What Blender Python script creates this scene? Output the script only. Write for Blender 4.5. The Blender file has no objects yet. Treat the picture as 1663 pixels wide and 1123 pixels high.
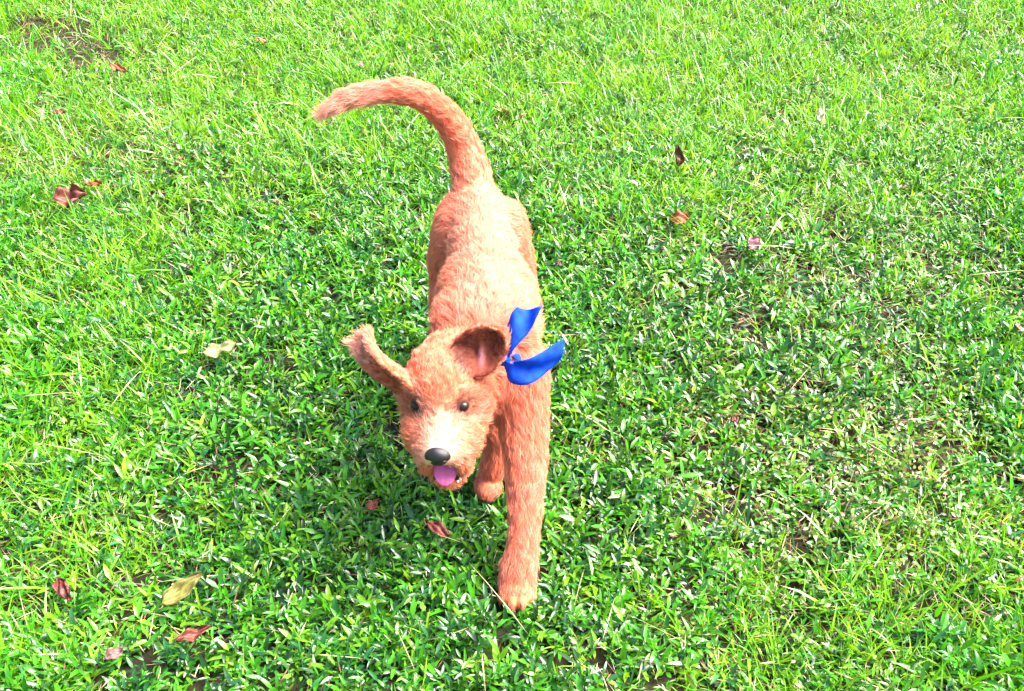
import bpy, math, time
import numpy as np
from mathutils import Vector
from mathutils.kdtree import KDTree

T0 = time.time()
scene = bpy.context.scene
COL = scene.collection
R = math.radians

# ------------------------------------------------------------------ camera
PITCH = R(40)
cam_data = bpy.data.cameras.new('camera')
cam_data.sensor_width = 36.0
cam_data.lens = 36.0 * 1632 / 1663
cam_data.clip_start = 0.05
cam_data.clip_end = 2000
cam = bpy.data.objects.new('camera', cam_data)
cam.location = (0, 0, 1.3)
cam.rotation_euler = (R(90) - PITCH, 0, 0)
COL.objects.link(cam)
scene.camera = cam

# ------------------------------------------------------------------ sky + sun
SUN_ELEV, SUN_AZ = R(53), R(78)          # azimuth measured from +Y towards +X
world = bpy.data.worlds.new('World')
scene.world = world
world.use_nodes = True
wn = world.node_tree
wn.nodes.clear()
sky = wn.nodes.new('ShaderNodeTexSky')
sky.sky_type = 'NISHITA'
sky.sun_disc = False
sky.sun_elevation = SUN_ELEV
sky.sun_rotation = SUN_AZ
sky.air_density = 1.0
sky.dust_density = 4.0
sky.ozone_density = 0.6
bg = wn.nodes.new('ShaderNodeBackground')
bg.inputs['Strength'].default_value = 0.08
wo = wn.nodes.new('ShaderNodeOutputWorld')
wn.links.new(sky.outputs[0], bg.inputs[0])
wn.links.new(bg.outputs[0], wo.inputs[0])

sun_data = bpy.data.lights.new('sun', 'SUN')
sun_data.energy = 3.5
sun_data.angle = R(46)
sun_data.color = (1.0, 0.955, 0.89)
sun = bpy.data.objects.new('sun', sun_data)
sdir = Vector((math.sin(SUN_AZ) * math.cos(SUN_ELEV), math.cos(SUN_AZ) * math.cos(SUN_ELEV), math.sin(SUN_ELEV)))
sun.rotation_euler = sdir.to_track_quat('Z', 'Y').to_euler()
sun.location = sdir * 20
COL.objects.link(sun)

vs = scene.view_settings
vs.view_transform = 'Standard'
vs.look = 'None'
vs.exposure = 2.95
vs.gamma = 1.0
vs.use_curve_mapping = False
scene.cycles.max_bounces = 10
scene.cycles.transparent_max_bounces = 8
scene.cycles.diffuse_bounces = 5
scene.cycles.glossy_bounces = 3
scene.cycles.transmission_bounces = 6

# ------------------------------------------------------------------ helpers
rng = np.random.default_rng(11)


def norm(v):
    v = np.asarray(v, float)
    return v / np.maximum(np.linalg.norm(v, axis=-1, keepdims=True), 1e-9)


def new_mat(name):
    m = bpy.data.materials.new(name)
    m.use_nodes = True
    nt = m.node_tree
    nt.nodes.clear()
    return m, nt


def np_mesh(name, V, faces, smooth=True):
    """faces: list of (M,k) int arrays (k = 3 or 4)."""
    me = bpy.data.meshes.new(name)
    V = np.ascontiguousarray(V, np.float32)
    loops = np.concatenate([f.reshape(-1) for f in faces]).astype(np.int32)
    sizes = np.concatenate([np.full(len(f), f.shape[1], np.int32) for f in faces])
    starts = np.concatenate([[0], np.cumsum(sizes)[:-1]]).astype(np.int32)
    me.vertices.add(len(V))
    me.vertices.foreach_set('co', V.ravel())
    me.loops.add(len(loops))
    me.loops.foreach_set('vertex_index', loops)
    me.polygons.add(len(sizes))
    me.polygons.foreach_set('loop_start', starts)
    me.polygons.foreach_set('loop_total', sizes)
    if smooth:
        me.polygons.foreach_set('use_smooth', np.ones(len(sizes), bool))
    me.update(calc_edges=True)
    return me


def set_col(me, name, C, domain='POINT'):
    a = me.attributes.new(name, 'FLOAT_COLOR', domain)
    C = np.asarray(C, np.float32)
    if C.shape[1] == 3:
        C = np.concatenate([C, np.ones((len(C), 1), np.float32)], 1)
    a.data.foreach_set('color', np.ascontiguousarray(C).ravel())


def add_obj(name, data, mat=None, parent=None, loc=None):
    o = bpy.data.objects.new(name, data)
    COL.objects.link(o)
    if mat is not None:
        data.materials.append(mat)
    if parent is not None:
        o.parent = parent
    if loc is not None:
        o.location = loc
    return o


def tag(o, label=None, cat=None, group=None, kind=None):
    if label: o['label'] = label
    if cat: o['category'] = cat
    if group: o['group'] = group
    if kind: o['kind'] = kind


def vnoise(x, y, scale, seed=0):
    """smooth 2-D value noise in 0..1"""
    t = np.random.default_rng(1000 + seed).random((64, 64))
    u = np.asarray(x) / scale + 17.3
    v = np.asarray(y) / scale + 9.1
    i = np.floor(u).astype(int); j = np.floor(v).astype(int)
    fu = u - i; fv = v - j
    fu = fu * fu * (3 - 2 * fu); fv = fv * fv * (3 - 2 * fv)
    g = lambda a, b: t[a % 64, b % 64]
    return (g(i, j) * (1 - fu) + g(i + 1, j) * fu) * (1 - fv) + (g(i, j + 1) * (1 - fu) + g(i + 1, j + 1) * fu) * fv


def fbm(x, y, scale, seed=0):
    return (vnoise(x, y, scale, seed) + 0.5 * vnoise(x, y, scale / 2.1, seed + 1) + 0.25 * vnoise(x, y, scale / 4.3, seed + 2)) / 1.75


def blob(x, y, cx, cy, rx, ry):
    return np.exp(-(((x - cx) / rx) ** 2 + ((y - cy) / ry) ** 2))


def ground_z(x, y):
    near = np.exp(-((np.asarray(x) / 6) ** 2 + ((np.asarray(y) - 2) / 6) ** 2))
    return near * (0.03 * (vnoise(x, y, 0.7, 50) - 0.5) + 0.016 * (vnoise(x, y, 0.22, 51) - 0.5))


# ------------------------------------------------------------------ materials
def leaf_material(name, trans=0.40, rough=0.30, spec=0.6):
    m, nt = new_mat(name)
    N = nt.nodes
    at = N.new('ShaderNodeAttribute'); at.attribute_name = 'tint'
    tc = N.new('ShaderNodeTexCoord')
    no = N.new('ShaderNodeTexNoise'); no.inputs['Scale'].default_value = 220; no.inputs['Detail'].default_value = 3
    nt.links.new(tc.outputs['Object'], no.inputs['Vector'])
    mr = N.new('ShaderNodeMapRange'); mr.inputs['To Min'].default_value = 0.8; mr.inputs['To Max'].default_value = 1.22
    nt.links.new(no.outputs['Fac'], mr.inputs['Value'])
    mx = N.new('ShaderNodeMix'); mx.data_type = 'RGBA'; mx.blend_type = 'MULTIPLY'; mx.inputs['Factor'].default_value = 1
    nt.links.new(at.outputs['Color'], mx.inputs['A']); nt.links.new(mr.outputs['Result'], mx.inputs['B'])
    p = N.new('ShaderNodeBsdfPrincipled')
    nt.links.new(mx.outputs['Result'], p.inputs['Base Color'])
    p.inputs['Roughness'].default_value = rough
    p.inputs['Specular IOR Level'].default_value = spec
    tr = N.new('ShaderNodeBsdfTranslucent')
    hs = N.new('ShaderNodeHueSaturation'); hs.inputs['Hue'].default_value = 0.485; hs.inputs['Saturation'].default_value = 1.08; hs.inputs['Value'].default_value = 1.5
    nt.links.new(mx.outputs['Result'], hs.inputs['Color']); nt.links.new(hs.outputs['Color'], tr.inputs['Color'])
    ms = N.new('ShaderNodeMixShader'); ms.inputs[0].default_value = trans
    nt.links.new(p.outputs[0], ms.inputs[1]); nt.links.new(tr.outputs[0], ms.inputs[2])
    o = N.new('ShaderNodeOutputMaterial'); nt.links.new(ms.outputs[0], o.inputs['Surface'])
    return m


def soil_material():
    m, nt = new_mat('soil')
    N = nt.nodes
    tc = N.new('ShaderNodeTexCoord')
    n1 = N.new('ShaderNodeTexNoise'); n1.inputs['Scale'].default_value = 60; n1.inputs['Detail'].default_value = 8
    n2 = N.new('ShaderNodeTexNoise'); n2.inputs['Scale'].default_value = 1.4; n2.inputs['Detail'].default_value = 4
    for n in (n1, n2): nt.links.new(tc.outputs['Object'], n.inputs['Vector'])
    r1 = N.new('ShaderNodeValToRGB')
    r1.color_ramp.elements[0].position = 0.3; r1.color_ramp.elements[0].color = (0.006, 0.007, 0.003, 1)
    r1.color_ramp.elements[1].position = 0.75; r1.color_ramp.elements[1].color = (0.030, 0.022, 0.012, 1)
    nt.links.new(n1.outputs['Fac'], r1.inputs['Fac'])
    # far beyond the modelled blades the sheet itself carries the lawn's green
    sx = N.new('ShaderNodeSeparateXYZ'); nt.links.new(tc.outputs['Object'], sx.inputs[0])
    vl = N.new('ShaderNodeVectorMath'); vl.operation = 'DISTANCE'; vl.inputs[1].default_value = (0, 2, 0)
    nt.links.new(tc.outputs['Object'], vl.inputs[0])
    mr = N.new('ShaderNodeMapRange'); mr.inputs['From Min'].default_value = 5.5; mr.inputs['From Max'].default_value = 7.5
    nt.links.new(vl.outputs['Value'], mr.inputs['Value'])
    r2 = N.new('ShaderNodeValToRGB')
    r2.color_ramp.elements[0].color = (0.03, 0.1, 0.012, 1); r2.color_ramp.elements[1].color = (0.085, 0.2, 0.025, 1)
    nt.links.new(n1.outputs['Fac'], r2.inputs['Fac'])
    mx = N.new('ShaderNodeMix'); mx.data_type = 'RGBA'
    nt.links.new(mr.outputs['Result'], mx.inputs['Factor']); nt.links.new(r1.outputs['Color'], mx.inputs['A']); nt.links.new(r2.outputs['Color'], mx.inputs['B'])
    p = N.new('ShaderNodeBsdfPrincipled'); p.inputs['Roughness'].default_value = 0.95; p.inputs['Specular IOR Level'].default_value = 0.15
    nt.links.new(mx.outputs['Result'], p.inputs['Base Color'])
    bp = N.new('ShaderNodeBump'); bp.inputs['Strength'].default_value = 0.6; bp.inputs['Distance'].default_value = 0.01
    nt.links.new(n1.outputs['Fac'], bp.inputs['Height']); nt.links.new(bp.outputs[0], p.inputs['Normal'])
    o = N.new('ShaderNodeOutputMaterial'); nt.links.new(p.outputs[0], o.inputs['Surface'])
    return m


def simple_mat(name, color, rough=0.5, spec=0.5, noise=0.0, scale=200, bump=0.0, sss=0.0, coat=0.0):
    m, nt = new_mat(name)
    N = nt.nodes
    p = N.new('ShaderNodeBsdfPrincipled')
    p.inputs['Base Color'].default_value = (*color, 1)
    p.inputs['Roughness'].default_value = rough
    p.inputs['Specular IOR Level'].default_value = spec
    p.inputs['Coat Weight'].default_value = coat
    p.inputs['Coat Roughness'].default_value = 0.08
    if sss:
        p.inputs['Subsurface Weight'].default_value = sss
        p.inputs['Subsurface Scale'].default_value = 0.01
    tc = N.new('ShaderNodeTexCoord')
    no = N.new('ShaderNodeTexNoise'); no.inputs['Scale'].default_value = scale; no.inputs['Detail'].default_value = 5
    nt.links.new(tc.outputs['Object'], no.inputs['Vector'])
    if noise:
        mr = N.new('ShaderNodeMapRange'); mr.inputs['To Min'].default_value = 1 - noise; mr.inputs['To Max'].default_value = 1 + noise
        nt.links.new(no.outputs['Fac'], mr.inputs['Value'])
        mx = N.new('ShaderNodeMix'); mx.data_type = 'RGBA'; mx.blend_type = 'MULTIPLY'; mx.inputs['Factor'].default_value = 1
        mx.inputs['A'].default_value = (*color, 1)
        nt.links.new(mr.outputs['Result'], mx.inputs['B']); nt.links.new(mx.outputs['Result'], p.inputs['Base Color'])
    if bump:
        bp = N.new('ShaderNodeBump'); bp.inputs['Strength'].default_value = bump; bp.inputs['Distance'].default_value = 0.002
        nt.links.new(no.outputs['Fac'], bp.inputs['Height']); nt.links.new(bp.outputs[0], p.inputs['Normal'])
    o = N.new('ShaderNodeOutputMaterial'); nt.links.new(p.outputs[0], o.inputs['Surface'])
    return m


def fur_material():
    m, nt = new_mat('fur')
    N = nt.nodes
    at = N.new('ShaderNodeAttribute'); at.attribute_name = 'tint'
    p = N.new('ShaderNodeBsdfPrincipled')
    p.inputs['Roughness'].default_value = 0.45
    p.inputs['Specular IOR Level'].default_value = 0.5
    nt.links.new(at.outputs['Color'], p.inputs['Base Color'])
    tr = N.new('ShaderNodeBsdfTranslucent')
    nt.links.new(at.outputs['Color'], tr.inputs['Color'])
    ms = N.new('ShaderNodeMixShader'); ms.inputs[0].default_value = 0.4
    nt.links.new(p.outputs[0], ms.inputs[1]); nt.links.new(tr.outputs[0], ms.inputs[2])
    o = N.new('ShaderNodeOutputMaterial'); nt.links.new(ms.outputs[0], o.inputs['Surface'])
    return m


def skin_material():
    m, nt = new_mat('skin')
    N = nt.nodes
    at = N.new('ShaderNodeAttribute'); at.attribute_name = 'tint'
    p = N.new('ShaderNodeBsdfPrincipled')
    p.inputs['Roughness'].default_value = 0.7
    p.inputs['Specular IOR Level'].default_value = 0.2
    nt.links.new(at.outputs['Color'], p.inputs['Base Color'])
    o = N.new('ShaderNodeOutputMaterial'); nt.links.new(p.outputs[0], o.inputs['Surface'])
    return m


M_LEAF = leaf_material('grass_leaf')
M_DEAD = leaf_material('dead_leaf', trans=0.18, rough=0.5, spec=0.35)
M_SOIL = soil_material()
M_FUR = fur_material()
M_SKIN = skin_material()
M_EYE = simple_mat('eye', (0.010, 0.005, 0.005), 0.3, 0.25)
M_NOSE = simple_mat('nose', (0.007, 0.005, 0.007), 0.36, 0.45, 0.3, 1600, 0.35)
M_TONGUE = simple_mat('tongue', (0.60, 0.10, 0.26), 0.35, 0.5, 0.12, 400, 0.3, sss=0.25)
M_MOUTH = simple_mat('mouth', (0.05, 0.012, 0.014), 0.4, 0.5)
M_TOOTH = simple_mat('tooth', (0.75, 0.72, 0.62), 0.3, 0.5)
M_CLAW = simple_mat('claw', (0.03, 0.02, 0.016), 0.35, 0.5)

# ------------------------------------------------------------------ ground
def build_ground():
    fine = np.arange(-4.0, 4.001, 0.06)
    outer = 4.0 * (1.32 ** np.arange(1, 22))
    xs = np.concatenate([-outer[::-1], fine, outer])
    ys = xs + 2.0
    X, Y = np.meshgrid(xs, ys, indexing='ij')
    Z = ground_z(X, Y)
    V = np.stack([X, Y, Z], -1).reshape(-1, 3)
    n = len(xs)
    I = np.arange(n * n).reshape(n, n)
    F = np.stack([I[:-1, :-1], I[1:, :-1], I[1:, 1:], I[:-1, 1:]], -1).reshape(-1, 4)
    o = add_obj('ground', np_mesh('ground', V, [F]), M_SOIL)
    tag(o, 'dark earth under the bright green lawn', 'ground', kind='structure')


build_ground()

# ------------------------------------------------------------------ leaves of the lawn
def leaf_mesh(base, az, el, length, width, bend, fold, roll, tint, shape='lance'):
    """vectorised leaf blades: returns verts (N,8,3), tint (N,3)"""
    N = len(base)
    if shape == 'lance':
        ts = np.array([0.0, 0.34, 0.70, 1.0]); ws = np.array([0.0, 1.0, 0.72, 0.0])
    elif shape == 'oval':
        ts = np.array([0.0, 0.40, 0.78, 1.0]); ws = np.array([0.0, 1.0, 0.85, 0.0])
    else:
        ts = np.array([0.0, 0.33, 0.72, 1.0]); ws = np.array([0.85, 1.0, 0.62, 0.0])
    h = np.stack([np.cos(az), np.sin(az), np.zeros(N)], 1)
    up = np.array([0, 0, 1.0])
    side0 = np.stack([-np.sin(az), np.cos(az), np.zeros(N)], 1)
    pts = []; nrm = []
    pos = base.copy(); last = 0.0
    for k, t in enumerate(ts):
        a = el - bend * t
        d = h * np.cos(a)[:, None] + up * np.sin(a)[:, None]
        if k:
            pos = pos + d * ((t - last) * length)[:, None]
        last = t
        nn = -h * np.sin(a)[:, None] + up * np.cos(a)[:, None]
        pts.append(pos.copy()); nrm.append(nn)
    cr = np.cos(roll)[:, None]; sr = np.sin(roll)[:, None]
    out = np.zeros((N, 8, 3))
    out[:, 0] = pts[0]; out[:, 7] = pts[3]
    for s, k in ((1, 1), (4, 2)):
        sd = side0 * cr + nrm[k] * sr
        n2 = nrm[k] * cr - side0 * sr
        w = (width * ws[k] * 0.5)[:, None]
        out[:, s] = pts[k] - sd * w + n2 * w * fold[:, None]
        out[:, s + 1] = pts[k]
        out[:, s + 2] = pts[k] + sd * w + n2 * w * fold[:, None]
    return out, tint


TRI = np.array([[0, 2, 1], [0, 3, 2], [4, 5, 7], [5, 6, 7]])
QUAD = np.array([[1, 2, 5, 4], [2, 3, 6, 5]])


def leaves_object(name, batches, mat, label, cat):
    V = np.concatenate([b[0] for b in batches]); C = np.concatenate([b[1] for b in batches])
    N = len(V)
    off = (np.arange(N) * 8)[:, None, None]
    me = np_mesh(name, V.reshape(-1, 3), [(TRI[None] + off).reshape(-1, 3), (QUAD[None] + off).reshape(-1, 4)])
    set_col(me, 'tint', np.repeat(C, 8, 0))
    o = add_obj(name, me, mat)
    tag(o, label, cat, kind='stuff')
    print(name, N, 'leaves', round(time.time() - T0, 1), 's')
    return o


PAWS = [(0.006, 0.935, 0.055), (-0.045, 1.135, 0.045)]


def in_view(x, y, m):
    """inside the strip of lawn the photograph shows, grown by m metres"""
    half = 0.714 + (y - 0.764) * (1.706 - 0.714) / (3.306 - 0.764)
    return (np.abs(x) < half + m) & (y > 0.764 - m) & (y < 3.306 + m)


def scatter(n_core, n_margin):
    n = 0; out = []
    x = rng.uniform(-2.1, 2.1, n_core * 4); y = rng.uniform(0.5, 3.7, n_core * 4)
    k = in_view(x, y, 0.18)
    core = np.stack([x[k], y[k]], 1)[:n_core]
    x = rng.uniform(-3.6, 3.6, n_margin * 3); y = rng.uniform(-0.6, 5.2, n_margin * 3)
    k = ~in_view(x, y, 0.18)
    marg = np.stack([x[k], y[k]], 1)[:n_margin]
    return np.concatenate([core, marg]), np.concatenate([np.zeros(len(core)), np.ones(len(marg))])


def maps(x, y):
    bare = blob(x, y, -1.50, 3.10, 0.22, 0.14) + blob(x, y, -1.30, 2.93, 0.16, 0.09) + 0.5 * blob(x, y, -1.05, 2.38, 0.14, 0.1)
    bare = np.clip(bare * 1.45 * (0.35 + 1.1 * fbm(x, y, 0.12, 90)), 0, 1)
    weed = np.clip(blob(x, y, 0.60, 1.15, 0.24, 0.17) + 0.8 * blob(x, y, 0.42, 1.33, 0.2, 0.12) + 0.5 * blob(x, y, 0.85, 1.4, 0.25, 0.2), 0, 1)
    dry = np.clip(blob(x, y, 0.54, 1.68, 0.24, 0.13) + 0.9 * blob(x, y, 0.23, 0.77, 0.13, 0.06) + 0.6 * blob(x, y, -0.42, 1.18, 0.1, 0.1)
                  + 0.5 * blob(x, y, 0.75, 1.95, 0.2, 0.2) + 0.4 * blob(x, y, -0.95, 2.3, 0.35, 0.2) + 0.85 * np.clip((x - 0.15) / 0.25, 0, 1) * np.clip((y - 0.8) / 0.2, 0, 1) * np.clip((2.15 - y) / 0.35, 0, 1) * (0.4 + 1.1 * fbm(x, y, 0.18, 71)) + 0.45 * np.clip((-0.75 - x) / 0.3, 0, 1) * np.clip((y - 2.0) / 0.3, 0, 1) * (0.4 + 1.0 * fbm(x, y, 0.2, 72)) + 0.6 * np.clip((fbm(x, y, 0.45, 7) - 0.5) * 5, 0, 1), 0, 1)
    # thin long blades: far lawn, left edge, strip at the lower right
    thin = np.clip((y - 1.75) / 0.9, 0, 1) + 0.9 * blob(x, y, -0.85, 1.5, 0.25, 0.5) + 1.0 * blob(x, y, 0.40, 0.86, 0.16, 0.14) \
        + 0.8 * blob(x, y, -0.62, 1.03, 0.12, 0.12) + 0.7 * blob(x, y, 0.72, 0.95, 0.14, 0.2)
    thin = np.clip(thin * (0.55 + 0.9 * fbm(x, y, 0.35, 3)), 0.03, 1)
    return bare, weed, dry, thin


def build_lawn():
    batches_broad, batches_thin, batches_dry = [], [], []
    # palette (linear): yellow green, mid green, deep green, blue green
    PAL = np.array([[0.105, 0.250, 0.007], [0.040, 0.190, 0.006], [0.007, 0.050, 0.003], [0.016, 0.095, 0.022]])

    def pick(n, wts):
        i = rng.choice(4, n, p=wts)
        c = PAL[i] * rng.uniform(0.75, 1.3, (n, 1)) * rng.uniform(0.92, 1.08, (n, 3))
        return c

    # --- sprigs of short broad leaves
    P, mg = scatter(62000, 0)
    x, y = P[:, 0], P[:, 1]
    bare, weed, dry, thin = maps(x, y)
    clump = fbm(x, y, 0.07, 20)
    keep = rng.random(len(x)) < np.clip((1 - 0.72 * thin) * (1 - 0.92 * bare) * (1 - 0.48 * dry) * (1 - 0.32 * weed) * np.clip(2.6 * clump - 0.35, 0.05, 1.2), 0, 1)
    P, mg, x, y, weed, thin = P[keep], mg[keep], x[keep], y[keep], weed[keep], thin[keep]
    n = len(P)
    hgt = rng.uniform(0.012, 0.042, n) * (0.75 + 0.5 * vnoise(x, y, 0.3, 5))
    for px, py, pr in PAWS:
        hgt *= 1 - 0.5 * np.exp(-(((x - px) ** 2 + (y - py) ** 2) / pr ** 2))
    size = rng.uniform(0.72, 1.25, n) * (0.85 + 0.35 * vnoise(x, y, 0.25, 6)) * (1 - 0.15 * thin)
    tiltx, tilty = rng.normal(0, 0.28, n), rng.normal(0, 0.28, n)
    az0 = rng.uniform(0, 2 * math.pi, n)
    yl = vnoise(x, y, 0.5, 8)
    ctint = pick(n, [0.2, 0.45, 0.2, 0.15]) * (0.85 + 0.35 * yl)[:, None]
    zg = ground_z(x, y)
    K = 7
    for k in range(K):
        sel = rng.random(n) < (0.92 if k < 5 else 0.7)
        sel &= (mg == 0) | (k < 5)
        m = sel.sum()
        fr = (k + 0.6) / K
        hh = hgt[sel] * fr
        base = np.stack([x[sel] + tiltx[sel] * hh + rng.normal(0, 0.003, m), y[sel] + tilty[sel] * hh + rng.normal(0, 0.003, m), zg[sel] + hh], 1)
        az = az0[sel] + k * 2.4 + rng.normal(0, 0.35, m)
        el = rng.normal(0.35 + 0.75 * fr, 0.28, m)
        L = rng.uniform(0.014, 0.030, m) * size[sel] * (1.15 - 0.45 * abs(fr - 0.45))
        L *= np.where(mg[sel] > 0, 1.45, 1.0)
        W = L * rng.uniform(0.19, 0.28, m)
        t = ctint[sel] * rng.uniform(0.55, 1.4, (m, 1))
        batches_broad.append(leaf_mesh(base, az, el, L, W, rng.normal(0.55, 0.35, m), rng.uniform(0.1, 0.5, m), rng.normal(0, 0.3, m), t))

    # --- small oval weed leaves, yellowish and brown bits among them
    P, mg = scatter(26000, 0)
    x, y = P[:, 0], P[:, 1]
    bare, weed, dry, thin = maps(x, y)
    keep = rng.random(len(x)) < np.clip(weed * 1.0 + 0.10 + 0.12 * (vnoise(x, y, 0.2, 33) > 0.6), 0, 1) * (1 - bare)
    x, y, weed = x[keep], y[keep], weed[keep]; n = len(x)
    for k in range(5):
        base = np.stack([x + rng.normal(0, 0.006, n), y + rng.normal(0, 0.006, n), ground_z(x, y) + rng.uniform(0.01, 0.034, n)], 1)
        L = rng.uniform(0.006, 0.013, n)
        c = pick(n, [0.5, 0.3, 0.1, 0.1])
        odd = rng.random(n) < 0.40 * weed
        c[odd] = np.array([[0.10, 0.125, 0.015]]) * rng.uniform(0.5, 1.3, (odd.sum(), 1))
        odd = rng.random(n) < 0.09 * weed
        c[odd] = np.array([[0.17, 0.10, 0.02]]) * rng.uniform(0.5, 1.3, (odd.sum(), 1))
        odd = rng.random(n) < 0.12 * weed
        c[odd] = np.array([[0.11, 0.045, 0.02]]) * rng.uniform(0.5, 1.3, (odd.sum(), 1))
        batches_broad.append(leaf_mesh(base, rng.uniform(0, 6.28, n), rng.normal(0.3, 0.35, n), L, L * rng.uniform(0.38, 0.6, n), rng.normal(0.5, 0.3, n),
                                       rng.uniform(0, 0.3, n), rng.normal(0, 0.3, n), c, 'oval'))

    # --- tufts of thin blades
    P, mg = scatter(31000, 0)
    x, y = P[:, 0], P[:, 1]
    bare, weed, dry, thin = maps(x, y)
    keep = rng.random(len(x)) < np.clip((0.08 + 1.0 * thin) * (1 - 0.85 * bare) * (0.3 + 1.2 * fbm(x, y, 0.09, 40)), 0, 1)
    x, y, mg, thin = x[keep], y[keep], mg[keep], thin[keep]; n = len(x)
    tall = (0.6 + 0.75 * fbm(x, y, 0.22, 44))
    for px, py, pr in PAWS:
        tall *= 1 - 0.6 * np.exp(-(((x - px) ** 2 + (y - py) ** 2) / pr ** 2))
    ctint = pick(n, [0.58, 0.30, 0.05, 0.07]) * np.array([[1.3, 1.22, 1.1]])
    lean = rng.uniform(0, 6.28, n)
    for k in range(6):
        sel = (mg == 0) | (k < 4)
        m = sel.sum()
        base = np.stack([x[sel] + rng.normal(0, 0.007, m), y[sel] + rng.normal(0, 0.007, m), ground_z(x[sel], y[sel])], 1)
        az = lean[sel] + rng.normal(0, 1.3, m)
        el = rng.normal(1.12, 0.22, m)
        L = rng.uniform(0.030, 0.068, m) * tall[sel] * np.where(mg[sel] > 0, 1.3, 1)
        long = rng.random(m) < 0.035
        L = np.where(long, L * 1.9, L)
        W = rng.uniform(0.0018, 0.0036, m) * np.where(mg[sel] > 0, 1.6, 1) * np.where(long, 1.4, 1)
        t = ctint[sel] * rng.uniform(0.8, 1.2, (m, 1))
        batches_thin.append(leaf_mesh(base, az, el, L, W, np.abs(rng.normal(0.6, 0.45, m)), rng.uniform(0.05, 0.4, m), rng.normal(0, 0.5, m), t, 'blade'))

    # --- straw and thatch
    P, mg = scatter(60000, 0)
    x, y = P[:, 0], P[:, 1]
    bare, weed, dry, thin = maps(x, y)
    keep = rng.random(len(x)) < np.clip(0.12 + 0.30 * (x > 0.25) + 0.2 * (y > 1.7) + 1.2 * bare + 0.65 * dry + 0.35 * weed + 0.15 * (fbm(x, y, 0.1, 60) > 0.6), 0, 1)
    x, y, bare = x[keep], y[keep], bare[keep]; n = len(x)
    base = np.stack([x, y, ground_z(x, y) + rng.uniform(0.002, 0.03, n) * (1 - 0.6 * bare)], 1)
    straw = np.array([[0.36, 0.29, 0.16]]) * rng.uniform(0.35, 1.15, (n, 1))
    brown = np.array([[0.15, 0.066, 0.045]]) * rng.uniform(0.5, 1.4, (n, 1))
    c = np.where((rng.random(n) < 0.35 + 0.45 * bare)[:, None], brown, straw)
    batches_dry.append(leaf_mesh(base, rng.uniform(0, 6.28, n), rng.normal(0.18, 0.3, n), rng.uniform(0.012, 0.045, n), rng.uniform(0.0008, 0.0022, n),
                                 rng.normal(0.2, 0.4, n), rng.uniform(0, 0.4, n), rng.normal(0, 0.6, n), c, 'blade'))
    # few long pale stalks lying over the lawn
    n = 260
    x = rng.uniform(-1.6, 1.6, n); y = rng.uniform(0.8, 3.2, n)
    base = np.stack([x, y, ground_z(x, y) + rng.uniform(0.02, 0.04, n)], 1)
    c = np.array([[0.45, 0.38, 0.2]]) * rng.uniform(0.6, 1.2, (n, 1))
    batches_dry.append(leaf_mesh(base, rng.uniform(0, 6.28, n), rng.normal(0.15, 0.2, n), rng.uniform(0.06, 0.14, n), rng.uniform(0.0012, 0.002, n),
                                 rng.normal(0.25, 0.2, n), rng.uniform(0, 0.4, n), rng.normal(0, 0.6, n), c, 'blade'))

    leaves_object('ground_cover', batches_broad, M_LEAF, 'short broad-leaved green ground cover growing through the lawn', 'ground cover')
    leaves_object('grass', batches_thin, M_LEAF, 'thin upright bright green grass blades of the lawn', 'grass')
    leaves_object('thatch', batches_dry, M_DEAD, 'dry tan and brown straw lying between the green blades', 'thatch')


build_lawn()


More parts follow.
